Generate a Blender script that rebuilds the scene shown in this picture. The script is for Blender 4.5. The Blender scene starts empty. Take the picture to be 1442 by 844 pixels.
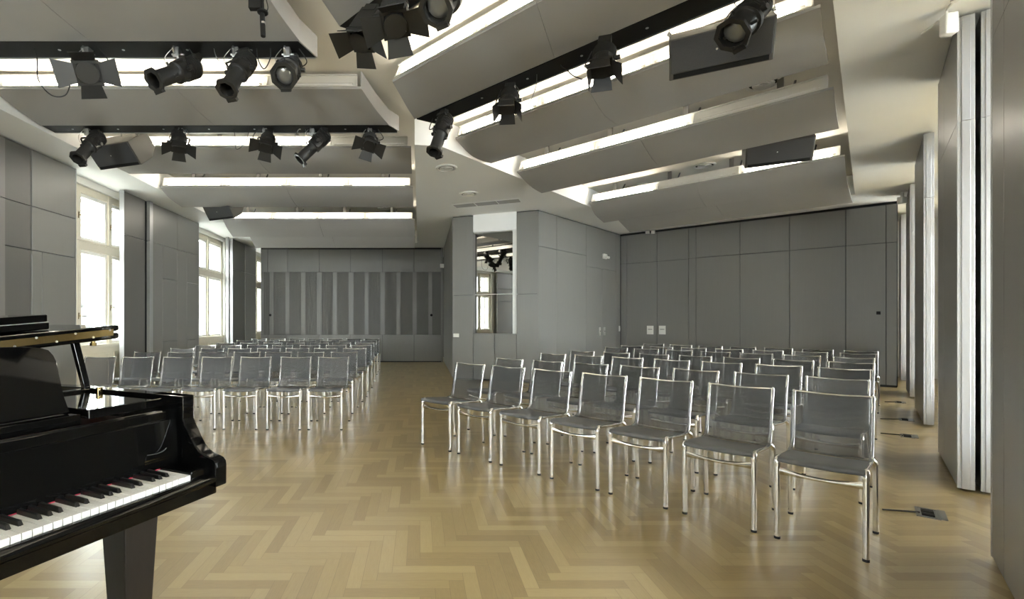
import bpy, bmesh, math, random
from mathutils import Vector, Matrix
random.seed(7)
scene = bpy.context.scene
COL = scene.collection
F, CX, CY, H = 680.0, 591.0, 453.0, 1.26      # focal length and principal point in 1442x844 pixels, eye height

# ------------------------------------------------------------------ camera, world, exposure
cam_d = bpy.data.cameras.new('camera'); cam = bpy.data.objects.new('camera', cam_d); COL.objects.link(cam)
cam.location = (0, 0, H); cam.rotation_euler = (math.pi/2, 0, 0)
cam_d.sensor_width = 36; cam_d.lens = F/1442*36
cam_d.shift_x = (721-CX)/1442; cam_d.shift_y = (CY-422)/1442
cam_d.clip_start = .05; cam_d.clip_end = 200
scene.camera = cam
scene.view_settings.view_transform = 'Standard'; scene.view_settings.look = 'None'
scene.view_settings.exposure = 2.0; scene.view_settings.gamma = 1.0; scene.view_settings.use_curve_mapping = False
scene.cycles.use_denoising = True
scene.cycles.max_bounces = 10; scene.cycles.diffuse_bounces = 6; scene.cycles.glossy_bounces = 5
scene.cycles.transparent_max_bounces = 24; scene.cycles.sample_clamp_indirect = 8
SKY = 11.0; TUBE = 12.0
wd = bpy.data.worlds.new('sky'); scene.world = wd; wd.use_nodes = True
wd.node_tree.nodes['Background'].inputs[0].default_value = (.93, .97, 1, 1)
wd.node_tree.nodes['Background'].inputs[1].default_value = SKY

WINS = [(.55,2.15),(6.95,9.2),(11.25,13.25),(15.15,16.8)]               # window openings of the left wall
BAYS = [(-3.4,-2.5),(.6,2.2),(4.1,5.2),(6.9,8.2),(10.1,11.2),(12.8,14.0)] # window bays of the slanting right wall
def portal(c, nrm, w, h):           # marks a window opening so that daylight is sampled through it
    l = bpy.data.lights.new('window_daylight', 'AREA'); l.shape = 'RECTANGLE'; l.size = w; l.size_y = h; l.cycles.is_portal = True
    o = bpy.data.objects.new('window_daylight', l); COL.objects.link(o); o.location = c; o.rotation_euler = Vector(nrm).to_track_quat('-Z', 'Z').to_euler()
for a, b in WINS: portal((-5.84,(a+b)/2,1.77), (1,0,0), b-a, 3.34)
for a, b in BAYS:
    m = (a+b)/2; portal((.7319*1.57+.6815*m, -.6815*1.57+.7319*m, 1.82), (-.7319,.6815,0), b-a, 3.05)
portal((-4.3,-5.22,1.82), (0,1,0), 1.4, 2.95)  # portal of the added rear fill window

# ------------------------------------------------------------------ helpers
def PZ(x, y, z):                 # point of the photograph on the horizontal plane at height z
    Y = F*(z-H)/(CY-y); return Vector(((x-CX)/F*Y, Y, z))
def PY(x, y, Y):                 # point of the photograph at depth Y
    return Vector(((x-CX)/F*Y, Y, H+(CY-y)/F*Y))
def along(x, p, d):              # distance along a wall line p + t d seen at pixel column x
    k = (x-CX)/F; return (k*p[1]-p[0])/(d[0]-k*d[1])

def mat(name, col, rough=.5, metal=0, spec=.5, coat=0, noise=0, nscale=20, stretch=(1,1,1), emit=None, bump=0):
    m = bpy.data.materials.new(name); m.use_nodes = True
    nt = m.node_tree; b = nt.nodes['Principled BSDF']
    b.inputs['Base Color'].default_value = (*col, 1); b.inputs['Roughness'].default_value = rough
    b.inputs['Metallic'].default_value = metal; b.inputs['Specular IOR Level'].default_value = spec
    b.inputs['Coat Weight'].default_value = coat; b.inputs['Coat Roughness'].default_value = .03
    if emit:
        b.inputs['Emission Color'].default_value = (*emit[0], 1); b.inputs['Emission Strength'].default_value = emit[1]
    if noise or bump:
        tc = nt.nodes.new('ShaderNodeTexCoord'); mp = nt.nodes.new('ShaderNodeMapping'); mp.inputs['Scale'].default_value = stretch
        n = nt.nodes.new('ShaderNodeTexNoise'); n.inputs['Scale'].default_value = nscale; n.inputs['Detail'].default_value = 4
        nt.links.new(tc.outputs['Object'], mp.inputs[0]); nt.links.new(mp.outputs[0], n.inputs[0])
        if noise:
            mr = nt.nodes.new('ShaderNodeMapRange'); mr.inputs['To Min'].default_value = 1-noise; mr.inputs['To Max'].default_value = 1+noise
            nt.links.new(n.outputs[0], mr.inputs[0])
            mx = nt.nodes.new('ShaderNodeVectorMath'); mx.operation = 'SCALE'; mx.inputs[0].default_value = col
            nt.links.new(mr.outputs[0], mx.inputs['Scale']); nt.links.new(mx.outputs[0], b.inputs['Base Color'])
        if bump:
            bp = nt.nodes.new('ShaderNodeBump'); bp.inputs['Strength'].default_value = bump; bp.inputs['Distance'].default_value = .002
            nt.links.new(n.outputs[0], bp.inputs['Height']); nt.links.new(bp.outputs[0], b.inputs['Normal'])
    return m
def see_through(name, col, alpha, rough=.5, spec=.5, scale=0):
    m = bpy.data.materials.new(name); m.use_nodes = True; nt = m.node_tree; b = nt.nodes['Principled BSDF']
    b.inputs['Base Color'].default_value = (*col, 1); b.inputs['Roughness'].default_value = rough; b.inputs['Specular IOR Level'].default_value = spec
    t = nt.nodes.new('ShaderNodeBsdfTransparent'); x = nt.nodes.new('ShaderNodeMixShader'); x.inputs[0].default_value = alpha
    nt.links.new(t.outputs[0], x.inputs[1]); nt.links.new(b.outputs[0], x.inputs[2])
    nt.links.new(x.outputs[0], nt.nodes['Material Output'].inputs[0])
    return m

def clear_pane(name, refl):          # thin clear glass: mostly see-through with a faint mirror reflection
    m = bpy.data.materials.new(name); m.use_nodes = True; nt = m.node_tree; nt.nodes.remove(nt.nodes['Principled BSDF'])
    t = nt.nodes.new('ShaderNodeBsdfTransparent'); t.inputs[0].default_value = (.96,.98,.97,1); g = nt.nodes.new('ShaderNodeBsdfGlossy'); g.inputs['Roughness'].default_value = .02
    x = nt.nodes.new('ShaderNodeMixShader'); x.inputs[0].default_value = refl
    nt.links.new(t.outputs[0], x.inputs[1]); nt.links.new(g.outputs[0], x.inputs[2]); nt.links.new(x.outputs[0], nt.nodes['Material Output'].inputs[0]); return m
M = {}
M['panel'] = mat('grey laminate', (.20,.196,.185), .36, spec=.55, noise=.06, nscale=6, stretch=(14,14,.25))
M['panel_dark'] = mat('darker laminate tone', (.125,.122,.113), .36, spec=.55, noise=.06, nscale=6, stretch=(14,14,.25))  # darker tone given to some window-side panel columns
M['panel_gap'] = mat('dark joint', (.02,.02,.02), .8)
M['soffit'] = mat('white plaster', (.88,.885,.88), .75, noise=.015, nscale=3)
M['deck'] = mat('cream deck', (.72,.69,.62), .8)
M['baffle'] = mat('pale grey board', (.345,.338,.325), .6, noise=.02, nscale=4)
M['black'] = mat('matt black metal', (.008,.0075,.007), .6, spec=.25)
M['fixture'] = mat('dark lamp housing', (.02,.019,.017), .4, spec=.4)
M['white_metal'] = mat('white enamel', (.7,.69,.66), .35)
M['silver'] = mat('brushed silver', (.62,.62,.61), .3, metal=1)
M['edge'] = mat('anodised edge strip', (.42,.42,.43), .4, metal=.5)
M['chrome'] = mat('polished aluminium', (.83,.82,.80), .13, metal=1)
M['tube'] = mat('lit tube', (1,1,1), .5, emit=((1,.93,.80), TUBE))
M['tube_off'] = mat('unlit tube', (.75,.75,.73), .3)
M['glass'] = clear_pane('window glass', .07)
M['cream'] = mat('cream painted wood', (.69,.635,.52), .45, noise=.03, nscale=8)
M['wframe'] = mat('white painted sash', (.78,.76,.71), .4)
M['brass'] = mat('brass', (.34,.25,.11), .2, metal=1)
M['mesh'] = see_through('woven chair mesh', (.10,.101,.103), .54, .45, .4)
M['seat'] = mat('woven seat mesh', (.125,.126,.13), .5, spec=.4)
M['rubber'] = mat('black rubber', (.012,.012,.012), .6)
M['lacquer'] = mat('black piano lacquer', (.0025,.0025,.0025), .035, spec=.32)
M['inner'] = mat('reddish rim wood', (.10,.032,.012), .35, noise=.2, nscale=10, stretch=(1,8,1))
M['plate'] = mat('bronze iron plate', (.42,.26,.08), .35, metal=.7)
M['ivory'] = mat('white key', (.72,.72,.715), .22)
M['ebony'] = mat('black key', (.009,.009,.009), .3)
M['felt'] = mat('red felt', (.42,.03,.06), .9)
M['lens'] = mat('lamp lens', (.26,.26,.25), .12, metal=.6, bump=.6, nscale=60)
M['grille'] = mat('speaker grille', (.05,.05,.052), .6, noise=.5, nscale=260)
M['cabinet'] = mat('speaker cabinet', (.075,.07,.06), .5)
M['mirror'] = mat('mirror glass', (.3,.3,.29), .01, metal=1)
M['white_plastic'] = mat('white plastic', (.8,.79,.75), .4)
M['facade'] = mat('facade opposite', (.018,.018,.019), .8)
M['facade_ground'] = mat('pale paving', (.30,.30,.29), .9)
M['facade_glass'] = mat('dark pane opposite', (.006,.0062,.007), .3)
M['leg_wood'] = mat('dark stained leg', (.016,.012,.009), .5, spec=.25, noise=.3, nscale=8, stretch=(8,8,1))
M['grey_metal'] = mat('grey steel', (.2,.2,.2), .4, metal=.7)
M['fluted'] = mat('dark fluted insert', (.15,.146,.134), .5)

def parquet():
    m = bpy.data.materials.new('oak herringbone parquet'); m.use_nodes = True; nt = m.node_tree; b = nt.nodes['Principled BSDF']
    N, L = nt.nodes.new, nt.links.new
    def ma(op, a, c=None, d=None):
        n = N('ShaderNodeMath'); n.operation = op
        for i, v in enumerate((a, c, d)):
            if v is None: continue
            if isinstance(v, (int, float)): n.inputs[i].default_value = v
            else: L(v, n.inputs[i])
        return n.outputs[0]
    W, n = .0705, 6
    g = N('ShaderNodeNewGeometry'); s = N('ShaderNodeSeparateXYZ'); L(g.outputs['Position'], s.inputs[0])
    X = ma('DIVIDE', ma('ADD', s.outputs[0], 20.02), W); Y = ma('DIVIDE', ma('ADD', s.outputs[1], 20.0), W)
    i, j = ma('FLOOR', X), ma('FLOOR', Y); fx, fy = ma('FRACT', X), ma('FRACT', Y)
    k = ma('FLOORED_MODULO', ma('SUBTRACT', i, j), 2*n)
    hz = ma('LESS_THAN', k, n-.5)                                  # 1 where the stave runs along x
    kv = ma('FLOORED_MODULO', ma('SUBTRACT', ma('SUBTRACT', j, i), 1), 2*n)
    def sel(a, c): return ma('ADD', ma('MULTIPLY', hz, a), ma('MULTIPLY', ma('SUBTRACT', 1, hz), c))
    ida, idb = sel(ma('SUBTRACT', i, k), i), sel(j, ma('SUBTRACT', j, kv))
    al, ac = sel(ma('ADD', k, fx), ma('ADD', kv, fy)), sel(fy, fx)
    cid = N('ShaderNodeCombineXYZ'); L(ida, cid.inputs[0]); L(idb, cid.inputs[1]); L(hz, cid.inputs[2])
    wn = N('ShaderNodeTexWhiteNoise'); wn.noise_dimensions = '3D'; L(cid.outputs[0], wn.inputs[0])
    gv = N('ShaderNodeCombineXYZ'); L(ma('MULTIPLY', al, .45), gv.inputs[0]); L(ma('MULTIPLY', ac, 5.0), gv.inputs[1]); L(ma('MULTIPLY', wn.outputs[0], 57), gv.inputs[2])
    gr = N('ShaderNodeTexNoise'); gr.inputs['Scale'].default_value = 2.2; gr.inputs['Detail'].default_value = 5; gr.inputs['Roughness'].default_value = .62; L(gv.outputs[0], gr.inputs[0])
    ramp = N('ShaderNodeValToRGB'); e = ramp.color_ramp.elements
    e[0].position = 0; e[0].color = (.215,.155,.073,1); e[1].position = 1; e[1].color = (.40,.318,.165,1)
    mid = ramp.color_ramp.elements.new(.5); mid.color = (.307,.235,.114,1)
    v = ma('ADD', ma('MULTIPLY', wn.outputs[0], .62), ma('MULTIPLY', ma('SUBTRACT', gr.outputs[0], .5), .5)); v = ma('ADD', v, .20)
    L(v, ramp.inputs[0])
    ed = ma('MINIMUM', ma('MINIMUM', ac, ma('SUBTRACT', 1, ac)), ma('MINIMUM', al, ma('SUBTRACT', n, al)))
    gap = ma('SMOOTH_MIN', ma('MULTIPLY', ed, 42), 1, .2)
    mx = N('ShaderNodeMix'); mx.data_type = 'RGBA'; mx.inputs[6].default_value = (.19,.138,.07,1); L(gap, mx.inputs[0]); L(ramp.outputs[0], mx.inputs[7])
    L(mx.outputs[2], b.inputs['Base Color'])
    b.inputs['Roughness'].default_value = .278
    b.inputs['Specular IOR Level'].default_value = .5
    return m
M['parquet'] = parquet()

class MB:
    """collects shapes into one mesh"""
    def __init__(s): s.bm = bmesh.new(); s.mi = 0
    def faces(s, pts, fs, mi=None):
        v = [s.bm.verts.new(p) for p in pts]
        for f in fs:
            try:
                q = s.bm.faces.new([v[i] for i in f]); q.material_index = s.mi if mi is None else mi
            except ValueError: pass
        return v
    def box(s, a, b, mx=None, mi=None):
        x0, y0, z0 = a; x1, y1, z1 = b
        p = [Vector(q) for q in ((x0,y0,z0),(x1,y0,z0),(x1,y1,z0),(x0,y1,z0),(x0,y0,z1),(x1,y0,z1),(x1,y1,z1),(x0,y1,z1))]
        if mx is not None: p = [mx @ q for q in p]
        s.faces(p, [(3,2,1,0),(4,5,6,7),(0,1,5,4),(1,2,6,5),(2,3,7,6),(3,0,4,7)], mi); return s
    def prism(s, poly, z0, z1, mx=None, mi=None):           # outline in xy, extruded in z
        n = len(poly); p = [Vector((x,y,z0)) for x,y in poly]+[Vector((x,y,z1)) for x,y in poly]
        if mx is not None: p = [mx @ q for q in p]
        s.faces(p, [tuple(range(n-1,-1,-1)), tuple(range(n,2*n))]+[(i,(i+1)%n,n+(i+1)%n,n+i) for i in range(n)], mi); return s
    def loft(s, secs, closed=True, caps=True, mi=None):     # secs: list of equal-length point lists
        n = len(secs[0]); p = [Vector(q) for sec in secs for q in sec]; f = []
        m = n if closed else n-1
        for a in range(len(secs)-1):
            for i in range(m): f.append((a*n+i, a*n+(i+1)%n, (a+1)*n+(i+1)%n, (a+1)*n+i))
        if caps and closed: f += [tuple(range(n-1,-1,-1)), tuple(range((len(secs)-1)*n, len(secs)*n))]
        s.faces(p, f, mi); return s
    def tube(s, path, r, seg=10, mx=None, mi=None, sx=1.0, cap=True):
        path = [Vector(p) for p in path]
        if mx is not None: path = [mx @ p for p in path]
        rs = r if isinstance(r, (list, tuple)) else [r]*len(path)
        secs = []; up = None
        for k, p in enumerate(path):
            t = (path[min(k+1, len(path)-1)]-path[max(k-1, 0)]).normalized()
            if up is None: up = t.orthogonal().normalized()
            up = (up-t*up.dot(t)).normalized(); w = t.cross(up)
            secs.append([p+(up*math.cos(a)+w*math.sin(a)*sx)*rs[k] for a in [2*math.pi*i/seg for i in range(seg)]])
        return s.loft(secs, True, cap, mi)
    def cyl(s, a, b, r, seg=16, r2=None, mx=None, mi=None): return s.tube([a, b], [r, r if r2 is None else r2], seg, mx, mi)
    def lathe(s, prof, mx=None, seg=24, mi=None):           # prof (r, h) about local z
        secs = []
        for r, h in prof:
            q = [Vector((r*math.cos(2*math.pi*i/seg), r*math.sin(2*math.pi*i/seg), h)) for i in range(seg)]
            secs.append([mx @ v for v in q] if mx is not None else q)
        return s.loft(secs, True, True, mi)
    def build(s, name, m, parent=None, smooth=False, bevel=0, bseg=2):
        bmesh.ops.recalc_face_normals(s.bm, faces=s.bm.faces[:])
        me = bpy.data.meshes.new(name); s.bm.to_mesh(me); s.bm.free()
        for q in (m if isinstance(m, (list, tuple)) else [m]): me.materials.append(q)
        o = bpy.data.objects.new(name, me); COL.objects.link(o); o.parent = parent
        if smooth:
            for p in me.polygons: p.use_smooth = True
            try: me.set_sharp_from_angle(angle=math.radians(40))
            except Exception: pass
        if bevel:
            b = o.modifiers.new('bevel', 'BEVEL'); b.width = bevel; b.segments = bseg; b.limit_method = 'ANGLE'; b.angle_limit = math.radians(40)
        return o
def tag(o, label=None, cat=None, group=None, kind=None):
    for k, v in (('label', label), ('category', cat), ('group', group), ('kind', kind)):
        if v: o[k] = v
    return o
def empty(name, loc, rz=0, label=None, cat=None, group=None):
    o = bpy.data.objects.new(name, None); COL.objects.link(o); o.location = loc; o.rotation_euler = (0,0,rz); o.empty_display_size = .1
    return tag(o, label, cat, group)
def copy_tree(o, parent=None):
    c = o.copy(); COL.objects.link(c); c.parent = parent
    for ch in list(o.children): copy_tree(ch, c)
    return c
def struct(name, mb, m, parent=None, **k): return tag(mb.build(name, m, parent, **k), kind='structure' if parent is None else None)
def frame(o, x, y, z=(0,0,1)):     # matrix from axes
    x, y, z = Vector(x), Vector(y), Vector(z)
    return Matrix(((x[0],y[0],z[0],o[0]),(x[1],y[1],z[1],o[1]),(x[2],y[2],z[2],o[2]),(0,0,0,1)))
def bez(pts, n=16):                # smooth path through control points
    P = [Vector(p) for p in pts]; out = []
    for i in range(len(P)-1):
        p0, p1, p2, p3 = P[max(i-1,0)], P[i], P[i+1], P[min(i+2,len(P)-1)]
        for k in range(n):
            t = k/n; out.append(.5*((2*p1)+(p2-p0)*t+(2*p0-5*p1+4*p2-p3)*t*t+(3*p1-p0-3*p2+p3)*t**3))
    return out+[P[-1]]

# ------------------------------------------------------------------ the room
ZC, ZD = 3.55, 3.91                 # lower ceiling, deck above the slots
XL = -5.12                          # face of the wall panels on the window side
YB = 14.95                          # partition at the end of the long wing
E2, N2 = Vector((.7319,-.6815)), Vector((.6815,.7319))     # the other wing: across and into depth
def R(a, b): v = E2*a+N2*b; return (v.x, v.y)
WB = 12.86                          # its end wall
PA, PB, PC = (.717,10.55), (2.43,9.868), (5.27,12.66)      # corners of the pillar block

fl = MB(); fl.box((-5.6,-6,-.1),(16,19,0)); struct('floor', fl, M['parquet'])
c = MB()
c.prism([(-6,-6),(-4.52,-6),(-4.52,14.03),(-.065,14.03),(-.065,6.25),(.28,6.31),R(-4.06,11.73),R(-.19,11.73),R(-.19,-4.5),R(4,-4.5),R(4,17),(-.065,20),(-6,17.5)], ZC, ZD)
struct('ceiling', c, M['soffit'])
c = MB(); c.box((-6,-6,ZD+.001),(16,20,ZD+.1)); struct('ceiling_deck', c, M['deck'])

def panel_wall(name, p, d, rects, nrm, th=.03, gap=.009, back=.02, m='panel', ext=None, parent=None, zmax=ZC, holes=()):
    """laminate panels over a dark backing; rects are (t0,t1,z0,z1[,push]) on the wall line p + t d, nrm points into the room"""
    mx = frame((p[0],p[1],0), (d[0],d[1],0), (nrm[0],nrm[1],0))
    mb = MB()
    for r in rects:
        t0, t1, z0, z1 = r[:4]; y = r[4] if len(r) > 4 else 0
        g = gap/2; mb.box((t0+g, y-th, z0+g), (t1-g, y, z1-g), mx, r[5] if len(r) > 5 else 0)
    if ext:
        for e in ext: mb.box((e[0], -th-back, e[2]), (e[1], -th-.001, e[3]), mx, 1)
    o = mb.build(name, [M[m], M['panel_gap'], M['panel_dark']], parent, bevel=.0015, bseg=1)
    return tag(o, kind='structure')

# window side wall: panel columns between the windows
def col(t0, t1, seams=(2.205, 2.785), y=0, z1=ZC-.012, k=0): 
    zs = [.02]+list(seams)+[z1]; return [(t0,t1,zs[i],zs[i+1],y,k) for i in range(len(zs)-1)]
rl = []
for a, b in ((-5.6,-4.4),(-4.4,-3.2),(-3.2,-2.0),(-2.0,-.8),(-.8,.4),(2.3,3.1),(3.1,4.3),(4.3,5.12)): rl += col(a,b)
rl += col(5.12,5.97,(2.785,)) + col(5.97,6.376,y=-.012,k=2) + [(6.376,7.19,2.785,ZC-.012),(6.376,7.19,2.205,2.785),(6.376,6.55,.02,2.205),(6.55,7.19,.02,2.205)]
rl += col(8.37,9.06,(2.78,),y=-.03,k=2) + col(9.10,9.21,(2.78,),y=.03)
rl += [(9.21,10.21,2.78,ZC-.012),(9.21,9.62,.02,2.78),(9.62,10.21,2.12,2.78),(9.62,10.21,.85,2.12),(9.62,10.21,.02,.85)]
rl += [(10.21,11.19,2.78,ZC-.012),(10.21,10.62,.02,2.78),(10.62,11.19,2.12,2.78),(10.62,11.19,.85,2.12),(10.62,11.19,.02,.85)]
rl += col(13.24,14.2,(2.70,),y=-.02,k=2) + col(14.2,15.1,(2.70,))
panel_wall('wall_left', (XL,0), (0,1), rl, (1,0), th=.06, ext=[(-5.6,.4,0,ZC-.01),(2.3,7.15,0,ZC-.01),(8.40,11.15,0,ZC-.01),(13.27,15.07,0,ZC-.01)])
mb = MB()
for y in (7.19, 8.37, 11.19, 13.24):                        # bright metal edge strips of the panel ends
    s = 1 if y in (7.19, 11.19) else -1
    mb.box((XL-.075, y-.012 if s < 0 else y, .02), (XL+.001, y if s < 0 else y+.012, ZC-.012))
mb.box((XL-.10,12.99,.02),(XL-.02,13.03,ZC-.012)); mb.box((XL+.031,9.105,.02),(XL+.036,9.205,ZC-.012))
struct('trim_1', mb, M['edge'])
# masonry behind with the window openings
XW = -5.35
ow = MB(); o0 = XW-.02
wins = WINS
last = -6
for a, b in wins:
    ow.box((XW-.45,last,0),(XW,a,ZC)); ow.box((XW-.45,a,0),(XW-.05,b,.1)); ow.box((XW-.45,a,3.44),(XW,b,ZC)); last = b
ow.box((XW-.45,last,0),(XW,18.5,ZC))
struct('wall_exterior', ow, M['wframe'])

def window(n, y0, y1, mull, handles):
    """tall double casement: frame, mullions, transom, sashes, panes, cream parapet panel under the sill"""
    root = empty('window_%d' % n, (XW, y0, 0)); tag(root, kind='structure')
    w = y1-y0; x0, x1 = -.16, -.06
    f = MB(); f.box((x0,0,.86),(x1,.09,3.44)); f.box((x0,w-.09,.86),(x1,w,3.44)); f.box((x0,0,3.32),(x1,w,3.44)); f.box((x0,0,.82),(x1+.05,w,.88))
    f.box((x0,0,2.41),(x1+.015,w,2.55)); f.box((x1,0,2.55),(x1+.03,w,2.575))
    for m in mull: f.box((x0,m-y0-.045,.86),(x1+.012,m-y0+.045,3.44))
    f.build('window_frame', M['cream'], root, bevel=.006)
    p = MB(); p.box((x0,.0,.02),(x1+.03,w,.82)); ed = [0]+[m-y0 for m in mull]+[w]
    for a, b in zip(ed, ed[1:]):
        p.box((x1+.03,a+.06,.70),(x1+.045,b-.06,.74)); p.box((x1+.03,a+.06,.16),(x1+.045,b-.06,.20)); p.box((x1+.03,a+.06,.20),(x1+.045,a+.10,.70)); p.box((x1+.03,b-.10,.20),(x1+.045,b-.06,.70))
    p.build('parapet_panel', M['cream'], root, bevel=.004)
    for za, zb in ((.88,2.41),(2.575,3.32)):
        for a, b in zip(ed, ed[1:]):
            a2, b2 = a+.05, b-.05
            for xx, nm in ((-.10,'sash'),(-.34,'outer_sash')):
                s = MB(); t = .05
                s.box((xx-.03,a2,za),(xx+.02,a2+t,zb)); s.box((xx-.03,b2-t,za),(xx+.02,b2,zb)); s.box((xx-.03,a2+t,za),(xx+.02,b2-t,za+t)); s.box((xx-.03,a2+t,zb-t),(xx+.02,b2-t,zb))
                if nm == 'outer_sash': s.box((xx-.02,(a2+b2)/2-.03,za+t),(xx+.01,(a2+b2)/2+.03,zb-t))
                so = s.build(nm, M['wframe'], root, bevel=.004)
                g = MB(); g.box((xx-.006,a2+t-.004,za+t-.004),(xx-.002,b2-t+.004,zb-t+.004)); g.build('pane', M['glass'], so)
    for m, z in handles:
        h = MB(); h.cyl((x1+.012,m-y0,z-.05),(x1+.02,m-y0,z+.05),.008,8); h.tube([(x1+.012,m-y0,z),(x1+.06,m-y0,z),(x1+.065,m-y0+.05,z-.008),(x1+.065,m-y0+.10,z)],.007,8)
        h.build('handle', M['brass'], root, smooth=True)
    return root
window(1, 6.95, 9.2, [7.65,8.43], [(7.64,2.95),(7.64,1.35),(8.43,2.9),(8.43,1.5)])
window(2, 11.25, 13.25, [12.35], [(12.35,2.8),(12.35,1.5)])
window(3, 15.15, 16.8, [16.0], [])
window(4, .55, 2.15, [1.35], [(1.35,2.8),(1.35,1.5)])
# street below and the house across it
gr = MB(); gr.box((-15,-10,-6.1),(-6,28,-6)); struct('ground', gr, M['facade_ground'])
fc = MB(); fc.box((-15.5,-8,-6),(-15,26,4.4))
for k in range(15):
    for z in (-3.4,-.4,2.2):
        fc.box((-15.02,-7+k*2.2,z),(-14.97,-5.9+k*2.2,z+1.5), mi=1)
    fc.box((-15.1,-7.2+k*2.2,1.9),(-14.9,-5.7+k*2.2,2.0))
fo = fc.build('building', [M['facade'], M['facade_glass']]); tag(fo, 'building across the street seen through the tall windows', 'building')

# ---- partition closing the long wing
tx = lambda x: (x-CX)/F*YB
zy = lambda y: H+(CY-y)/F*YB
sx = [367,377,405,449.6,493.6,538.6,583,621.5]
rects = []
z_hi, z_lo = zy(383.5), zy(471.6)
for a, b in zip(sx, sx[1:]): rects += [(tx(a),tx(b),z_hi,ZC-.05), (tx(a),tx(b),.03,z_lo)]
mb_b = panel_wall('wall_back', (0,YB), (1,0), rects, (0,-1), ext=[(tx(367),tx(621.5),.0,ZC-.001)])
strips = [(371.5,379.5),(385.6,401.8),(407.8,424),(430.2,445.9),(453.3,468.6),(474.6,490.8),(497.9,513.5),(519.2,535.4),(542,558.2),(564.1,580.6),(586.9,603.1),(608.8,620.5)]
mb = MB(); cur = tx(367)
for a, b in strips+[(621.5,621.5)]:
    mb.box((cur+.003,YB-.001,z_lo),(tx(a)-.003,YB+.03,z_hi), mi=0)
    if b > a:
        n = max(5, round((tx(b)-tx(a))/.042)); w = (tx(b)-tx(a))/n
        for k in range(n): mb.box((tx(a)+k*w,YB+.004,z_lo),(tx(a)+(k+.55)*w,YB+.03,z_hi), mi=1)
        mb.box((tx(a),YB+.02,z_lo),(tx(b),YB+.031,z_hi), mi=1)
    cur = tx(b)
struct('wall_back_inserts', mb, [M['panel'], M['fluted']])
mb = MB(); mb.box((-6,17.2,0),(5,17.4,ZC)); mb.box((tx(621.5)+.005,YB+.03,0),(tx(621.5)+.05,YB+.1,ZC),mi=0); struct('wall_far', mb, M['panel'])

# ---- pillar block with the mirror alcove
def wall_px(p, d):                 # converters for one wall line
    d = Vector(d).normalized(); p = Vector(p)
    def t(x): return along(x, p, d)
    def z(x, y):
        Y = p.y+t(x)*d.y; return H+(CY-y)/F*Y
    return d, t, z
d1, t1, z1 = wall_px(PA, Vector(PB)-Vector(PA)); n1 = Vector((d1.y,-d1.x))
L1 = (Vector(PB)-Vector(PA)).length
tl, tr = t1(666.3), t1(727.3)
zs1 = z1(650,416); zm0, zm1, zw = z1(697,470), z1(697,325), ZC-.0005
rects = [(0,tl,.03,zs1),(0,tl,zs1,ZC-.02),(tr,L1,.03,zs1),(tr,L1,zs1,ZC-.02),(tl,(tl+tr)/2,.03,zm0),((tl+tr)/2,tr,.03,zm0)]
panel_wall('wall_pillar_front', PA, d1, rects, n1, ext=[(0.001,tl,0,ZC-.001),(tr,L1-.001,0,ZC-.001),(tl,tr,0,zm0)])
mx1 = frame((PA[0],PA[1],0),(d1.x,d1.y,0),(n1.x,n1.y,0))
al = MB(); al.box((tl,-.03,zm1),(tr,.0,zw),mx1); al.box((tl,-.2,zm1-.01),(tr,-.03,zm1+.02),mx1); al.box((tr-.001,-.2,zm0),(tr+.02,-.03,zm1),mx1); al.box((tr-.085,-.14,zm0),(tr-.001,-.03,zm1-.012),mx1); al.box((tl-.02,-.2,zm0),(tl+.001,-.03,zm1),mx1,1); al.box((tl,-.2,zm0-.02),(tr,-.03,zm0),mx1,1)
struct('trim_2', al, [M['soffit'], M['panel']])
zsp = z1(697,414)
mr = empty('wall_mirror', (mx1 @ Vector(((tl+tr)/2,-.17,zm0))), math.atan2(d1.y,d1.x), 'tall two-piece mirror set in the alcove of the grey pillar', 'mirror')
hw = (tr-tl)/2-.003
g = MB(); g.box((-hw,-.005,.004),(hw,.005,zsp-zm0-.006)); g.build('lower_mirror_pane', M['mirror'], mr)
g = MB(); g.box((-hw,-.005,zsp-zm0+.006),(hw,.005,zm1-zm0-.012)); g.build('upper_mirror_pane', M['mirror'], mr)
g = MB(); g.box((-hw,-.02,zsp-zm0-.006),(hw,.0,zsp-zm0+.006)); g.build('joint_strip', M['white_metal'], mr)

d2, t2, z2 = wall_px(PB, Vector(PC)-Vector(PB)); n2 = Vector((d2.y,-d2.x)); L2 = (Vector(PC)-Vector(PB)).length
ta, tb, tc_, td = t2(784), t2(825.8), t2(848), t2(867.3)
zA = z2(790,353); zB = z2(848,379)
rects = [(0,ta,.03,zA),(0,ta,zA,ZC-.02),(ta,tb,.03,zA),(ta,tb,zA,ZC-.02),(tb,tc_,.03,zB),(tc_,td,.03,zB),(tb,td,zB,ZC-.02),(td,L2-.02,.03,ZC-.02)]
panel_wall('wall_pillar_side', PB, d2, rects, n2, ext=[(.03,L2,0,ZC-.001)])
d3 = Vector((.745-PA[0], YB-PA[1])).normalized(); n3 = Vector((-d3.y,d3.x)); L3 = YB-PA[1]
panel_wall('wall_pillar_left', PA, d3, [(0.0,1.3,.03,ZC-.02),(1.3,2.9,.03,ZC-.02),(2.9,L3,.03,ZC-.02)], n3, ext=[(.03,L3,0,ZC-.001)])

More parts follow.
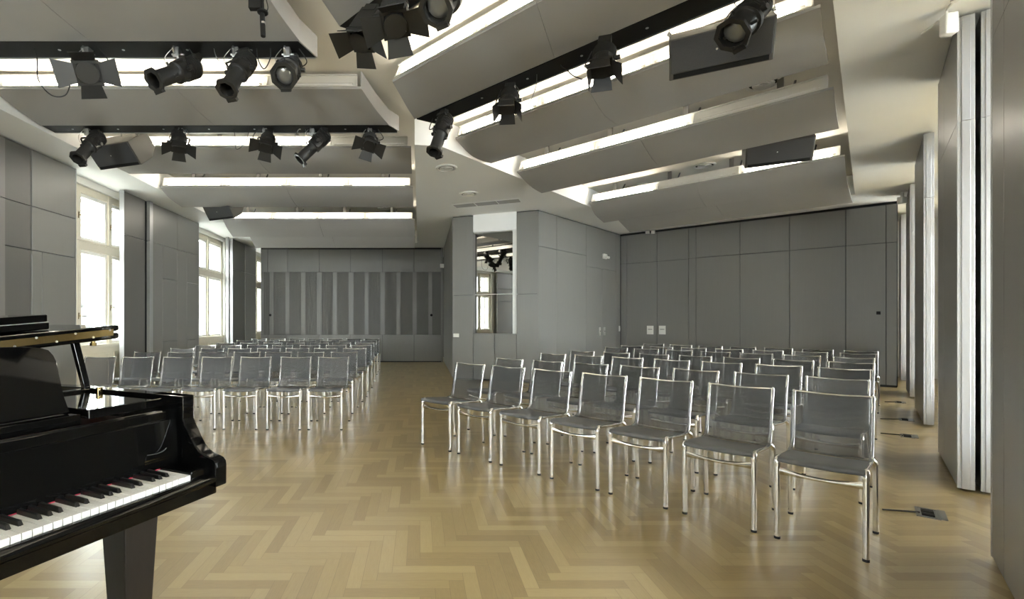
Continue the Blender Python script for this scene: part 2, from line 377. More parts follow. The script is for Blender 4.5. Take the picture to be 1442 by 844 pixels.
# ---- end wall of the other wing
WP = Vector(R(-4.75,WB)); WD = E2; WN = -N2
_, t4, z4 = wall_px(WP, WD)
cs = [874,882.6,925.3,969.6,980,1041.9,1111.8,1191,1247.8,1264]
T4 = [t4(x) for x in cs]; zs = z4(1041.9,358.5); zs2 = z4(925,368.3)
rects = []
for k in range(len(cs)-1):
    s = zs2 if 1 <= k <= 2 else zs
    rects += [(T4[k],T4[k+1],.04,s),(T4[k],T4[k+1],s,ZC-.05)]
panel_wall('wall_end', WP, WD, rects, WN, ext=[(T4[0]-.35,T4[-1]-.005,.0,ZC-.001)])
mb = MB(); mb.box((T4[-1]-.012,-.09,.02),(T4[-1],.0,ZC-.05), frame((WP.x,WP.y,0),(WD.x,WD.y,0),(WN.x,WN.y,0))); struct('trim_3', mb, M['black'])
# outer wall on the right with bright windows between piers
mxr = frame((0,0,0),(E2.x,E2.y,0),(N2.x,N2.y,0))
mb = MB()
bays = BAYS; AW = 1.25; last = -6
for a, b in bays:
    mb.box((AW,last,0),(AW+.3,a,ZC),mxr); mb.box((AW,a,0),(AW+.3,b,.3),mxr); mb.box((AW,a,3.35),(AW+.3,b,ZC),mxr); last = b
mb.box((AW,last,0),(AW+.3,16,ZC),mxr); mb.box((-9.5,15.5,0),(AW,15.7,ZC),mxr)
struct('wall_right', mb, M['wframe'])
for k, (a, b) in enumerate(bays):
    root = empty('window_%d' % (k+5), (0,0,0)); tag(root, kind='structure')
    f = MB(); f.box((AW+.05,a,.3),(AW+.12,a+.07,3.35),mxr); f.box((AW+.05,b-.07,.3),(AW+.12,b,3.35),mxr); f.box((AW+.05,(a+b)/2-.04,.3),(AW+.12,(a+b)/2+.04,3.35),mxr); f.box((AW+.05,a,2.4),(AW+.12,b,2.5),mxr); f.box((AW+.05,a,.3),(AW+.14,b,.38),mxr); f.box((AW+.05,a,3.28),(AW+.12,b,3.35),mxr)
    fo = f.build('window_frame', M['cream'], root)
    g = MB(); g.box((AW+.08,a+.07,.38),(AW+.084,b-.07,3.28),mxr); g.build('pane', M['glass'], root)
# rear wall behind the viewpoint
mb = MB(); mb.box((-5.8,-5.2,0),(2.5,-5.0,.35)); mb.box((-5.8,-5.2,3.3),(2.5,-5.0,ZC)); mb.box((-5.8,-5.2,.35),(-5.0,-5.0,3.3)); mb.box((-3.63,-5.2,.35),(-2.4,-5.0,3.3)); mb.box((-1.03,-5.2,.35),(2.5,-5.0,3.3)); mb.box((-2.33,-5.2,.35),(-1.1,-5.0,3.3)); struct('wall_front', mb, M['panel'])
root = empty('window_11', (0,0,0)); tag(root, kind='structure')  # unseen window added to throw fill light from behind the camera
f = MB()
for x in (-5.0,-3.7,-2.4,-1.1,.2): f.box((x,-5.15,.35),(x+.07,-5.05,3.3))
f.box((-5.0,-5.15,.35),(2.4,-5.05,.42)); f.box((-5.0,-5.15,3.23),(2.4,-5.05,3.3)); f.build('window_frame', M['cream'], root)
f = MB(); f.box((-5.0,-5.11,.42),(2.4,-5.106,3.23)); f.build('pane', M['glass'], root)

# ------------------------------------------------------------------ ceiling baffles with lamp troughs
def baffle(lp, rp, lit, label, group='curved ceiling baffles', plate=None, lower=None, near_ext=0):
    """lp / rp: left and right end sections from the lamp edge to the lower edge; lit: one flag per tube"""
    lp = [Vector(p) for p in lp]; rp = [Vector(p) for p in rp]
    root = empty('ceiling_baffle', (lp[0]+rp[0])/2, 0, label, 'ceiling panel', group); o = root.location
    def sheet(l, r, th):
        l2, r2 = bez(l, 4), bez(r, 4); up = Vector((0,0,th)); m = MB()
        def sec(q): return [p-o for p in q]+[p+up-o for p in reversed(q)]
        mids = [sec([a.lerp(b, t) for a, b in zip(l2, r2)]) for t in (0,.4995,.5005,1)]
        m.loft(mids[:2]); m.loft(mids[2:]); return m
    sheet(lp, rp, .022).build('baffle_panel', M['baffle'], root, smooth=True)
    if lower: sheet(lower[0], lower[1], .022).build('lower_panel', M['baffle'], root, smooth=True)
    if plate:
        m = MB(); pts = [Vector(p)-o for p in plate]
        m.loft([[p, p+Vector((0,0,.185)), p+Vector((-.012,.004,.185)), p+Vector((-.012,.004,0))] for p in pts]); m.build('end_plate', M['baffle'], root)
    a, b = lp[0]-o, rp[0]-o; a.z = b.z = (a.z+b.z)/2; e = (b-a).normalized(); n = Vector((-e.y, e.x, 0)); L = (b-a).length
    mx = frame((a.x,a.y,a.z), e, n)
    m = MB(); m.box((.05,.045,.0),(L-.05,.06,.17),mx); m.box((.05,-.02,.022),(L-.05,.06,.03),mx); m.box((.05,.03,.16),(L-.05,.06,.172),mx)
    k = len(lit); w = (L-.1)/k
    for i in range(k+1):
        x = .05+i*w; m.faces([mx @ Vector(q) for q in ((x-.004,-.015,.03),(x+.004,-.015,.03),(x+.004,.05,.165),(x-.004,.05,.165),(x-.004,.05,.03),(x+.004,.05,.03))], [(0,1,2,3),(0,3,4),(1,5,2),(0,4,5,1)])
    tr = m.build('light_trough', M['white_metal'], root)
    for i, f in enumerate(lit):
        x = .05+i*w; m = MB(); m.cyl((x+.085,.008,.052),(x+w-.085,.008,.052),.013,10,None,mx,0); m.cyl((x+.045,.008,.052),(x+.085,.008,.052),.014,10,None,mx,1); m.cyl((x+w-.085,.008,.052),(x+w-.045,.008,.052),.014,10,None,mx,1)
        m.build('fluorescent_tube' , [M['tube'] if f else M['tube_off'], M['white_metal']], tr, smooth=True)
    m = MB()
    for x in (.12*L,.38*L,.63*L,.88*L):
        m.box((x-.03,.12,.02),(x+.03,.14,ZD-lp[0].z),mx); m.tube([(x+.10,.13,.10),(x+.10,.34,ZD-lp[0].z)],.012,6,mx)
    m.build('hanger', M['grey_metal'], root)
    return root
def pr(x0, pts): return [(x0,y,z) for y, z in pts]
XS, XR = -4.5, -.12
Ap = [(3.02,3.72),(3.4,3.66),(3.7,3.625),(4.03,3.60)]
baffle(pr(XS,Ap), [(-1.27,3.02,3.72),(-1.14,3.4,3.66),(-1.08,3.7,3.625),(-1.0,4.03,3.60)], [1,1,1], 'pale grey ceiling baffle nearest the piano, cut by the top edge of the photo', plate=[(-1.27,3.02,3.72),(-1.14,3.4,3.66),(-1.08,3.7,3.625),(-1.0,4.03,3.60),(-.906,4.277,3.60)])
Bp = [(5.07,3.70),(5.18,3.676),(5.4,3.63),(5.57,3.603),(5.73,3.585)]
Br = [(-.61,5.06,3.70),(-.57,5.18,3.676),(-.49,5.4,3.63),(-.42,5.57,3.603),(-.363,5.71,3.585)]
baffle(pr(XS,Bp), Br, [1,1,1,0], 'pale grey ceiling baffle between the two black rails of the window wing', plate=Br+[(-.253,5.93,3.60)])
baffle(pr(XS,[(6.72,3.68),(6.87,3.60),(7.0,3.565),(7.2,3.548),(7.48,3.55)]), pr(XR,[(6.72,3.68),(6.87,3.60),(7.0,3.565),(7.2,3.548),(7.48,3.55)]), [1,1,1,0], 'pale grey ceiling baffle directly behind the second black rail of the window wing')
Dp = [(8.36,3.59),(8.6,3.50),(8.85,3.455),(9.15,3.43)]
baffle(pr(XS,Dp), pr(XR,Dp), [1]*4, 'pale grey ceiling baffle with four lit tubes, next to last before the slatted partition')
Ep = [(11.04,3.59),(11.3,3.43),(11.63,3.30)]
baffle(pr(XS,Ep), pr(XR,Ep), [1]*4, 'lowest pale grey ceiling baffle, closest to the slatted partition, with a stepped lower edge', lower=(pr(-4.09,[(11.63,3.30),(11.85,3.19),(12.07,3.10)]), pr(XR+.01,[(11.63,3.30),(11.85,3.19),(12.07,3.10)])))
def bl(l0, r0, r1, prof):         # right-wing baffle: l = (b, z) list on the slot edge, r0/r1 = right end near/far corners
    l = [(*R(-4.02, b), z) for b, z in prof]; b0, bn = prof[0][0], prof[-1][0]
    r = [(*(Vector(r0).lerp(Vector(r1), (b-b0)/(bn-b0))), z) for b, z in prof]
    return l, r
def xy(x, y, z): p = PZ(x, y, z); return (p.x, p.y)
l, r = bl(None, xy(1155.4,10,3.68), xy(1167.3,89.6,3.56), [(5.014,3.681),(5.23,3.589),(5.407,3.545),(5.639,3.54),(5.841,3.56)])
baffle(l, r, [1,1,1], 'pale grey ceiling baffle of the pillar wing with the large loudspeaker in front of it')
l, r = bl(None, xy(1173.8,125,3.585), xy(1181.5,181.4,3.413), [(6.543,3.585),(6.778,3.502),(7.027,3.44),(7.317,3.413)])
baffle(l, r, [1,1,0], 'pale grey ceiling baffle of the pillar wing, dark tube only at its outer end')
l, r = bl(None, xy(1189.5,219.9,3.575), Vector(xy(1189.5,219.9,3.575))+Vector((.49,.505)), [(9.206,3.575),(9.467,3.403),(9.908,3.307)])
lo_l = [(*R(-3.72, b), z) for b, z in ((9.908,3.307),(10.2,3.236),(10.53,3.156))]; q0 = Vector(xy(1189.5,219.9,3.575))+Vector((.49,.505)); q1 = q0+Vector((.47,.44))
baffle(l, r, [1,0,1], 'lowest pale grey ceiling baffle of the pillar wing, nearest its plain end wall', lower=(lo_l, [(*q0.lerp(q1, t), z) for t, z in ((0,3.307),(.45,3.236),(1,3.156))]))
dB = Vector((.695,-.719))
def bsh(p, d): return (p[0]+dB.x*d, p[1]+dB.y*d)
l = [(-.274,4.877,3.68),(-.20,5.06,3.625),(-.13,5.27,3.585),(-.057,5.51,3.57)]
r = [(*bsh(p, 3.35), p[2]) for p in ((-.274,4.877,3.68),(-.17,4.97,3.625),(-.02,5.11,3.585),(.14,5.28,3.57))]
r[-1] = (*xy(1148,-78,3.57), 3.57)
r = [(r[0][0],r[0][1],3.68)]+[(*(Vector(r[0][:2]).lerp(Vector(r[-1][:2]), t)), z) for t, z in ((.3,3.625),(.66,3.585))]+[r[-1]]
R1L, R1R = Vector(l[-1]), Vector(r[-1])
baffle(l, r, [1,1,1], 'pale grey ceiling baffle above the long black rail with four spotlights')
l = [(-.86,3.14,3.70),(-.78,3.38,3.65),(-.70,3.6,3.62),(-.636,3.825,3.60)]
r = [(*bsh((-.86,3.14), 3.0), 3.70),(*bsh((-.74,3.36), 2.9), 3.65),(*bsh((-.66,3.55), 2.85), 3.62),(*bsh((-.636,3.825), 2.75), 3.60)]
R0L, R0R = Vector(l[-1]), Vector(r[-1])
baffle(l, r, [1,1,1], 'pale grey ceiling baffle cut by the top edge, above the two largest barn-door spotlights')

# ---- black lamp rails
def rail(p, q, w, label, shear=.0, es=0):
    p, q = Vector(p), Vector(q); e = (q-p).normalized(); n = Vector((-e.y,e.x,0)); o = (p+q)/2; L = (q-p).length
    root = empty('lamp_rail', o, 0, label, 'lighting rail', 'black lamp rails')
    mx = frame((p.x-o.x,p.y-o.y,0), e, n)
    m = MB(); m.prism([(0,.004),(L,.004),(L+es,w),(shear,w)], 0, .14, mx); m.build('rail_body', M['black'], root)
    m = MB(); m.prism([(shear,w),(L+es,w),(L+es,w+.016),(shear+.01,w+.016)], -.006, .10, mx); m.box((0.02,-.004,.006),(L,.004,.02),mx); m.build('rail_lip', M['silver'], root)
    m = MB()
    for k in range(int(L/.55)): m.cyl((.3+k*.55,w*.5,-.004),(.3+k*.55,w*.5,.01),.012,8,None,mx)
    m.build('bolt', M['silver'], root); return root
rail((-4.5,4.036,3.60),(-1.013,4.036,3.60),.24,'black lamp rail with four spotlights, nearest the piano',.0,.092)
rail((-4.5,5.736,3.59),(-.372,5.736,3.59),.215,'black lamp rail with five spotlights and a loudspeaker behind its end',0,.095)
rail(R1L+Vector((.02,.0,.0)), R1R, .25, 'long black lamp rail running past the large loudspeaker of the pillar wing',.06)
rail(R0L, R0R, .25, 'black lamp rail at the top edge carrying the largest barn-door spotlights',.06)

# ------------------------------------------------------------------ spotlights
def aimframe(pos, ax, ay, roll=0):
    T = (Vector((0,0,H))-pos).normalized(); rt = T.cross(Vector((0,0,1))).normalized()*-1; up = rt.cross(T)*-1
    if up.z < 0: up = -up
    k = math.sqrt(max(.04, 1-min(.96, ax*ax+ay*ay))); d = (T*k+rt*ax+up*ay).normalized()
    side = d.cross(Vector((0,0,1))).normalized(); u = side.cross(d).normalized()
    q = Matrix.Rotation(math.radians(roll), 3, d)
    side, u = q @ side, q @ u
    return d, side, u
def cable(pts, r, name, m, root):
    c = MB(); c.tube(bez(pts, 8), r, 6); c.build(name, m, root, smooth=True)
def spot(kind, line, clamp_x, piv, ax, ay, label, roll=0, s=1.0, group=None, door=(50,50,50,50), long=.26, drop=None):
    p, q = line; d = (q-p).normalized(); t = along(clamp_x, p, d); hp = p+d*t
    fwd = .06 if abs(d.y) < .01 else (.30 if hp.y < 4 and line is L0r else .17)
    pv = PY(piv[0], piv[1]+4, hp.y-fwd); s *= .93*(1-fwd/hp.y) 
    root = empty('stage_spotlight', hp, 0, label, 'spotlight', group)
    c = pv-hp
    D, S, U = aimframe(pv, ax, ay, roll)
    mx = frame(c, S, U, D)                          # local x side, y up, z towards the lens
    hw = .125*s
    hs = (D.cross(Vector((0,0,1)))).normalized()
    # clamp and yoke
    m = MB(); m.box((-.026,-.035,-.085),(.026,.03,.0)); m.tube([(-.012,-.04,-.002),(-.012,-.06,-.03),(-.012,-.02,-.07)],.010,6); m.cyl((-.05,0,-.05),(.055,0,-.05),.009,8); m.cyl((0,0,-.11),(0,0,-.06),.012,8)
    m.build('hook_clamp', M['silver'], root, bevel=.003)
    top = Vector((0,0,-.10)); a, b = c+hs*hw, c-hs*hw; ta, tb = top+hs*hw*.92, top-hs*hw*.92
    m = MB(); m.tube([a, a.lerp(ta,.85), ta.lerp(top,.12), top, tb.lerp(top,.12), b.lerp(tb,.85), b], .0115*s, 8)
    m.cyl(a-hs*.01, a+hs*.03, .022*s, 10); m.cyl(b+hs*.01, b-hs*.03, .022*s, 10); m.build('yoke', M['fixture'], root, smooth=True)
    if kind in 'FS':
        m = MB()
        if kind == 'F':
            m.lathe([(.085,-.17),(.10,-.15),(.105,-.02),(.098,.0),(.098,.07)], mx @ Matrix.Scale(s,4), 20)
            for k in range(9): m.lathe([(.108,-.145+k*.014),(.112,-.145+k*.014),(.112,-.139+k*.014),(.108,-.139+k*.014)], mx @ Matrix.Scale(s,4), 20)
        else:
            m.box((-.085*s,-.11*s,-.20*s),(.085*s,.11*s,.07*s), mx)
        m.box((-.06*s,.04*s,-.235*s),(.06*s,.115*s,-.15*s), mx); m.build('housing', M['fixture'], root, smooth=False, bevel=.004*s)
        if kind == 'S':
            m = MB(); m.box((.0855*s,-.085*s,-.17*s),(.09*s,.085*s,.03*s), mx); m.build('side_plate', M['grey_metal'], root)
        m = MB(); 
        for (x0,y0,x1,y1) in ((-.105,-.105,.105,-.074),(-.105,.074,.105,.105),(-.105,-.074,-.074,.074),(.074,-.074,.105,.074)): m.box((x0*s,y0*s,.07*s),(x1*s,y1*s,.095*s), mx)
        m.lathe([(.074,.05),(.086,.05),(.088,.125),(.078,.125)], mx @ Matrix.Scale(s,4), 28); m.build('front_frame', M['fixture'], root, bevel=.002)
        m = MB(); m.lathe([(.075,.055),(.073,.066),(.06,.082),(.04,.092),(.02,.097),(.001,.098)], mx @ Matrix.Scale(s,4), 28); m.build('lens', M['lens'], root, smooth=True)
        for k in range(4):
            an = math.radians(90*k); f = math.radians(door[k]); L_ = (.15 if k % 2 else .13)*s
            rz = mx @ Matrix.Rotation(an, 4, 'Z')
            y0, z0 = .098*s, .10*s; w0, w1 = .08*s, (.115 if k % 2 else .10)*s; y1, z1 = y0+L_*math.sin(f), z0+L_*math.cos(f)
            m = MB(); m.loft([[rz @ Vector(v) for v in ((-w0,y0,z0),(w0,y0,z0),(w1,y1,z1),(-w1,y1,z1))], [rz @ (Vector(v)+Vector((0,.004,-.003))) for v in ((-w0,y0,z0),(w0,y0,z0),(w1,y1,z1),(-w1,y1,z1))]])
            m.build('barn_door', M['fixture'], root)
    else:
        B = .072*s if kind == 'P' else .10*s
        m = MB(); m.lathe([(.07*s,-.22*s),(.085*s,-.20*s),(.094*s,-.05*s),(.094*s,.02*s)], mx, 18)
        for k in range(7): m.lathe([(.094*s,-.18*s+k*.022*s),(.101*s,-.18*s+k*.022*s),(.101*s,-.172*s+k*.022*s),(.094*s,-.172*s+k*.022*s)], mx, 18)
        m.loft([[mx @ Vector((x*s,y*s,z*s)) for x, y in ((-.07,-.05),(.07,-.05),(.07,.10),(-.07,.10))] for z in (-.20,-.16)]+[])
        m.loft([[mx @ Vector((x*s,y*s,-.16*s)) for x, y in ((-.05,-.03),(.05,-.03),(.05,.09),(-.05,.09))],[mx @ Vector((x*s,y*s,-.30*s)) for x, y in ((-.035,.05),(.035,.05),(.035,.10),(-.035,.10))]])
        m.build('housing', M['fixture'], root, bevel=.003)
        m = MB(); m.lathe([(B+.022*s,.01*s),(B+.022*s,.05*s),(B+.004*s,.055*s),(B,.06*s),(B,.05*s+long*s),(B-.008*s,.05*s+long*s),(B-.008*s,.10*s),(.0005,.10*s)], mx, 26)
        m.box((B*.5,-.012*s,.09*s),(B+.012*s,.012*s,.19*s),mx); m.build('lens_barrel', M['fixture'], root, smooth=True)
        m = MB(); zf = (.05+long)*s; g = B+.024*s; oc = []
        for k in range(8): 
            aa = math.pi/8+k*math.pi/4; oc.append((g*1.08*math.cos(aa), g*1.08*math.sin(aa)))
        def ring(ro, z): return [mx @ Vector((x*ro, y*ro, z)) for x, y in oc]
        kin = (B-.006*s)/(g*1.08)/math.cos(math.pi/8)*.97
        m.loft([ring(1,zf-.012*s), ring(1,zf+.012*s), ring(kin,zf+.012*s), ring(kin,zf-.012*s), ring(1,zf-.012*s)], True, False)
        m.box((-.05*s,-g-.012*s,zf-.01*s),(.05*s,-g+.02*s,zf+.025*s),mx); m.build('gel_frame', M['fixture'], root)
        dz = .12*s if kind == 'P' else zf-.05*s
        m = MB(); m.lathe([(B-.009*s,dz),(B*.75,dz+.02*s),(B*.4,dz+.03*s),(.001,dz+.033*s)], mx, 24); m.build('lens', M['lens'], root, smooth=True)
        m = MB()
        for x in (-1,1): m.cyl((x*(B+.0),-.02*s,.14*s),(x*(B+.045*s),-.02*s,.14*s),.012*s,8,None,mx)
        m.cyl((0,B,.09*s),(0,B+.03*s,.09*s),.01*s,8,None,mx); m.build('knob', M['fixture'], root, smooth=True)
    rnd = random.Random(int(clamp_x*7)); sd = 1 if rnd.random() < .5 else -1
    ed = Vector((d.x,d.y,0)); back = mx @ Vector((0,.06*s,-.22*s))
    cable([ed*(.10*sd), ed*(.16*sd)+Vector((0,.02,-.10)), (ed*(.15*sd)+back)/2+Vector((0,.04,-.09)), back], .005, 'power_cable', M['rubber'], root)
    cable([ed*(-.05*sd), ed*(-.10*sd)+Vector((0,-.02,-.09)), ed*(-.07*sd)+Vector((0,-.03,-.17)), c.lerp(Vector((0,0,-.1)),.25)-ed*(.07*sd), c-ed*(.05*sd)+Vector((0,0,.05))], .0032, 'safety_cable', M['silver'], root)
    return root
LA = (Vector((-4.5,4.14,3.60)), Vector((-.9,4.14,3.60))); LB = (Vector((-4.5,5.85,3.59)), Vector((-.3,5.85,3.59)))
e1 = (R1R-R1L).normalized(); nn1 = Vector((-e1.y,e1.x,0)); L1r = (R1L+nn1*.13, R1R+nn1*.13)
e0 = (R0R-R0L).normalized(); nn0 = Vector((-e0.y,e0.x,0)); L0r = (R0L+nn0*.13, R0R+nn0*.13)
GA, GB, GC = 'spotlights on the rail nearest the piano', 'spotlights on the second rail of the window wing', 'spotlights on the rails of the pillar wing'
spot('F', LA, 124, (125,99), -.06, -.02, 'black barn-door spotlight on the piano rail, wide flaps facing the viewer', 14, 1.02, GA, (28,66,52,78))
spot('P', LA, 250, (254,97), -.66, -.36, 'black tubular spotlight next to the barn-door one on the piano rail', 0, 1.0, GA)
spot('P', LA, 333, (338,95), -.35, -.55, 'black tubular spotlight in the middle of the piano rail, tube angled down to its left', 0, 1.0, GA)
spot('L', LA, 405, (407,95), -.22, -.26, 'black short spotlight with a large round lens at the free end of the piano rail', 0, .92, GA, long=.17)
spot('P', LB, 124, (129,200), -.45, -.62, 'black tubular spotlight hanging in front of the wedge loudspeaker by the windows', 0, 1.0, GB)
spot('F', LB, 256, (252,198), -.0, -.62, 'black barn-door spotlight right of the wedge loudspeaker, tilted steeply down', 0, .86, GB, (8,60,70,60))
spot('F', LB, 374, (376,198), -.12, -.5, 'black barn-door spotlight in the middle of the second rail, flaps spread', -14, .86, GB, (8,60,68,62))
spot('P', LB, 440, (445,199), -.66, -.66, 'black long tubular spotlight on the second rail swung sharply down left', 0, .98, GB)
spot('F', LB, 521, (520,197), -.03, -.42, 'black barn-door spotlight at the free end of the second rail', -18, .86, GB, (12,62,66,64))
spot('S', L0r, 518, (514,44), -.42, -.58, 'black square-bodied barn-door spotlight at the left end of the top rail', -28, .98, GC, (30,72,70,60))
spot('F', L0r, 562, (556,22), .03, -.42, 'large black ribbed barn-door spotlight on the top rail beside the square one', 14, 1.02, GC, (40,72,60,75))
spot('L', L0r, 640, (630,-12), -.35, -.35, 'black spotlight with octagonal front cut by the top edge of the photo', 0, .95, GC, long=.18)
spot('P', L1r, 619, (622,180), -.28, -.74, 'black long tubular spotlight at the left end of the long rail, pointing down', 0, 1.0, GC)
spot('F', L1r, 718, (716,140), -.12, -.55, 'black barn-door spotlight second along the long rail, flaps half closed', -8, .86, GC, (5,32,28,22))
spot('F', L1r, 850, (849,83), -.12, -.6, 'black barn-door spotlight in the middle of the long rail, one flap edge-on', -10, .92, GC, (8,40,35,3))
spot('L', L1r, 1056, (1052,22), -.42, -.38, 'black spotlight with a big lens hanging in front of the large loudspeaker', 0, .95, GC, long=.17)

# loose cable loops that hang out of the rails
def loop(line, xs, ys, label, r=.005, m='rubber', off=0):
    p, q = line; d = (q-p).normalized(); pts = []
    for x, y in zip(xs, ys):
        b = p+d*along(x, p, d); pts.append(PY(x, y, b.y+off))
    c = MB(); c.tube(bez(pts, 8), r, 6); tag(c.build('hanging_cable', M[m], None, smooth=True), label, 'cable', 'cable loops under the lamp rails')
loop(LA, (44,52,54,72,92,100), (60,80,112,134,134,115), 'long black cable loop hanging left of the barn-door spotlight on the piano rail')
loop(LA, (361,363,372,381,379), (58,82,97,80,58), 'small black cable loop between the two right-hand spotlights of the piano rail')
loop(LA, (300,303,310,322,331,333), (58,76,87,86,76,66), 'silver cable loop left of the middle tubular spotlight of the piano rail', .004, 'silver')
loop(LB, (328,331,333,346,352), (178,192,210,200,178), 'dark cable loop between the two barn-door spotlights of the second rail', .004, 'rubber')
loop(LB, (423,414,418,432,430), (178,196,204,200,180), 'pale cable loop beside the sharply tilted spotlight of the second rail', .004, 'grey_metal')
loop(L1r, (756,755,748,735,726), (102,120,140,156,160), 'thin grey cable hanging past the second spotlight of the long rail', .004, 'grey_metal')
loop(L1r, (788,790,798,806,820), (80,93,98,106,112), 'black cable running from the long rail to its middle spotlight', .005)

# microphone hanging in front of the first baffle
mc = PY(370,32,3.25); root = empty('hanging_microphone', mc, 0, 'black cylindrical microphone hanging upright below the ceiling above the piano rail', 'microphone')
m = MB(); m.cyl((.003,0,-.095),(-.004,0,.075),.0165,14); m.build('microphone_body', M['black'], root, bevel=.004)
m = MB(); m.cyl((.003,0,-.01),(.002,0,.002),.0172,14); m.build('ring', M['silver'], root)
m = MB(); m.lathe([(.03,.06),(.036,.065),(.036,.075),(.03,.08)],None,16); m.cyl((0,0,.06),(-.005,0,.16),.012,8); m.box((-.09,-.02,.09),(-.01,.02,.15)); m.tube([(0,0,.15),(-.02,0,.25),(-.02,0,.40)],.01,8); m.build('shock_mount', M['black'], root)
m = MB(); m.tube(bez([(.02,0,.07),(.035,0,.10),(.02,0,.17),(-.01,0,.3),(-.02,0,.40)],6),.004,6); m.build('microphone_cable', M['rubber'], root)

# ------------------------------------------------------------------ loudspeakers
def speaker(bl, br, dz, pitch, label, h=.30, dp=.36):
    """bottom front edge from pixel bl to br at height dz above the eye"""
    a, b = PZ(*bl, H+dz), PZ(*br, H+dz); e = (b-a).normalized(); W = (b-a).length; f = Vector((e.y,-e.x,0))
    root = empty('loudspeaker', a, math.atan2(e.y,e.x), label, 'loudspeaker', 'hanging loudspeakers')
    q = Matrix.Rotation(math.radians(pitch), 4, 'X')     # tips the front face downwards
    c = .10
    side = [(0,0),(dp*.62,-.0),(dp,.09),(dp,h-.03),(dp-.05,h),(0,h)]
    m = MB(); m.loft([[q @ Vector((x,y,z)) for y, z in side] for x in (0,W)]); m.build('cabinet', M['cabinet'], root, bevel=.008)
    m = MB(); m.box((.015,-.012,.05),(W-.015,.002,h-.005), q); m.build('front_grille', M['grille'], root, bevel=.003)
    m = MB(); m.box((.03,-.006,.008),(W-.03,.002,.045), q); m.build('lower_slot', M['black'], root)
    m = MB(); m.cyl((W*.47,-.015,h*.55),(W*.47,-.011,h*.55),.008,8,None,q); m.build('badge', M['silver'], root)
    top = ZD-a.z-.002
    for x in (.0,W):
        m = MB(); p = q @ Vector((x,dp*.5,h)); m.tube([p, Vector((p.x, p.y, top))],.004,6); m.lathe([(.014,-.012),(.02,0),(.014,.012)], Matrix.Translation(p+Vector((0,0,.02))), 10); m.build('suspension_wire', M['silver'], root, smooth=True)
    m = MB(); p = q @ Vector((W*.55,dp*.7,h)); m.tube(bez([p, p+Vector((.05,-.03,.06)), p+Vector((.18,.0,.16)), Vector((p.x+.25,p.y+.1,top))],6),.006,6); m.build('speaker_cable', M['grey_metal'], root)
    return root
speaker((141.5,240),(199.7,232),2.04,42,'dark wedge loudspeaker at the window end of the second rail, behind the tubular spotlight', .31)
speaker((294.8,311.5),(330.6,307.4),1.97,35,'small-looking dark loudspeaker half hidden above the last lit baffle by the windows')
speaker((942.3,114.7),(1089.4,84),1.97,35,'largest dark loudspeaker with a grille, hanging by the long rail of the pillar wing')
speaker((1048.5,237.6),(1144.5,226.2),1.98,33,'dark loudspeaker hanging in front of the lowest baffle of the pillar wing')
# ------------------------------------------------------------------ sliding partition panels on the right
def partition(a, b0, b1, label, strip=True, th=.085, seam=2.745, mid=None):
    o = R(a, b0); root = empty('partition_panel', (o[0],o[1],0), math.atan2(N2.y,N2.x), label, 'sliding wall panel', 'tall grey sliding panels along the window front')
    L = b1-b0                                            # local x into depth, local y towards the room
    m = MB()
    xs = [0.03]+([mid] if mid else [])+[L-.03]
    for x0, x1 in zip(xs, xs[1:]):
        for z0, z1 in ((.025,seam),(seam,ZC-.03)): m.box((x0+.002,-th,z0+.002),(x1-.002,0,z1-.002))
    m.box((.03,-th+.01,.02),(L-.03,-.01,ZC-.03), mi=1); m.build('panel_board', [M['panel'], M['panel_gap']], root, bevel=.0015, bseg=1)
    m = MB()
    for z0, z1 in ((.02,seam),(seam,ZC-.03)):
        m.box((0,-th-.002,z0+.001),(.028,.002,z1-.001)); m.box((-.006,-th+.02,z0+.001),(0,-.02,z1-.001))
        m.box((L-.028,-th-.002,z0+.001),(L,.002,z1-.001))
    m.build('edge_profile', M['edge'], root, bevel=.002)
    return root
partition(.472,2.05,3.934,'nearest grey sliding panel, its flat face cut by the photo edge', mid=1.55)
partition(.48,5.355,6.734,'second grey sliding panel with a broad pale end strip, beside the nearest floor socket', mid=.9)
partition(.597,5.36,6.66,'grey sliding panel parked directly behind the second one, only its end strip showing')
partition(.48,8.397,9.936,'third grey sliding panel from the viewer, standing alone between two window bays', mid=1.0)
partition(.49,11.32,12.45,'grey sliding panel just before the end wall of the pillar wing')
partition(.49,14.35,15.3,'narrow grey sliding panel seen through the slit past the end wall')

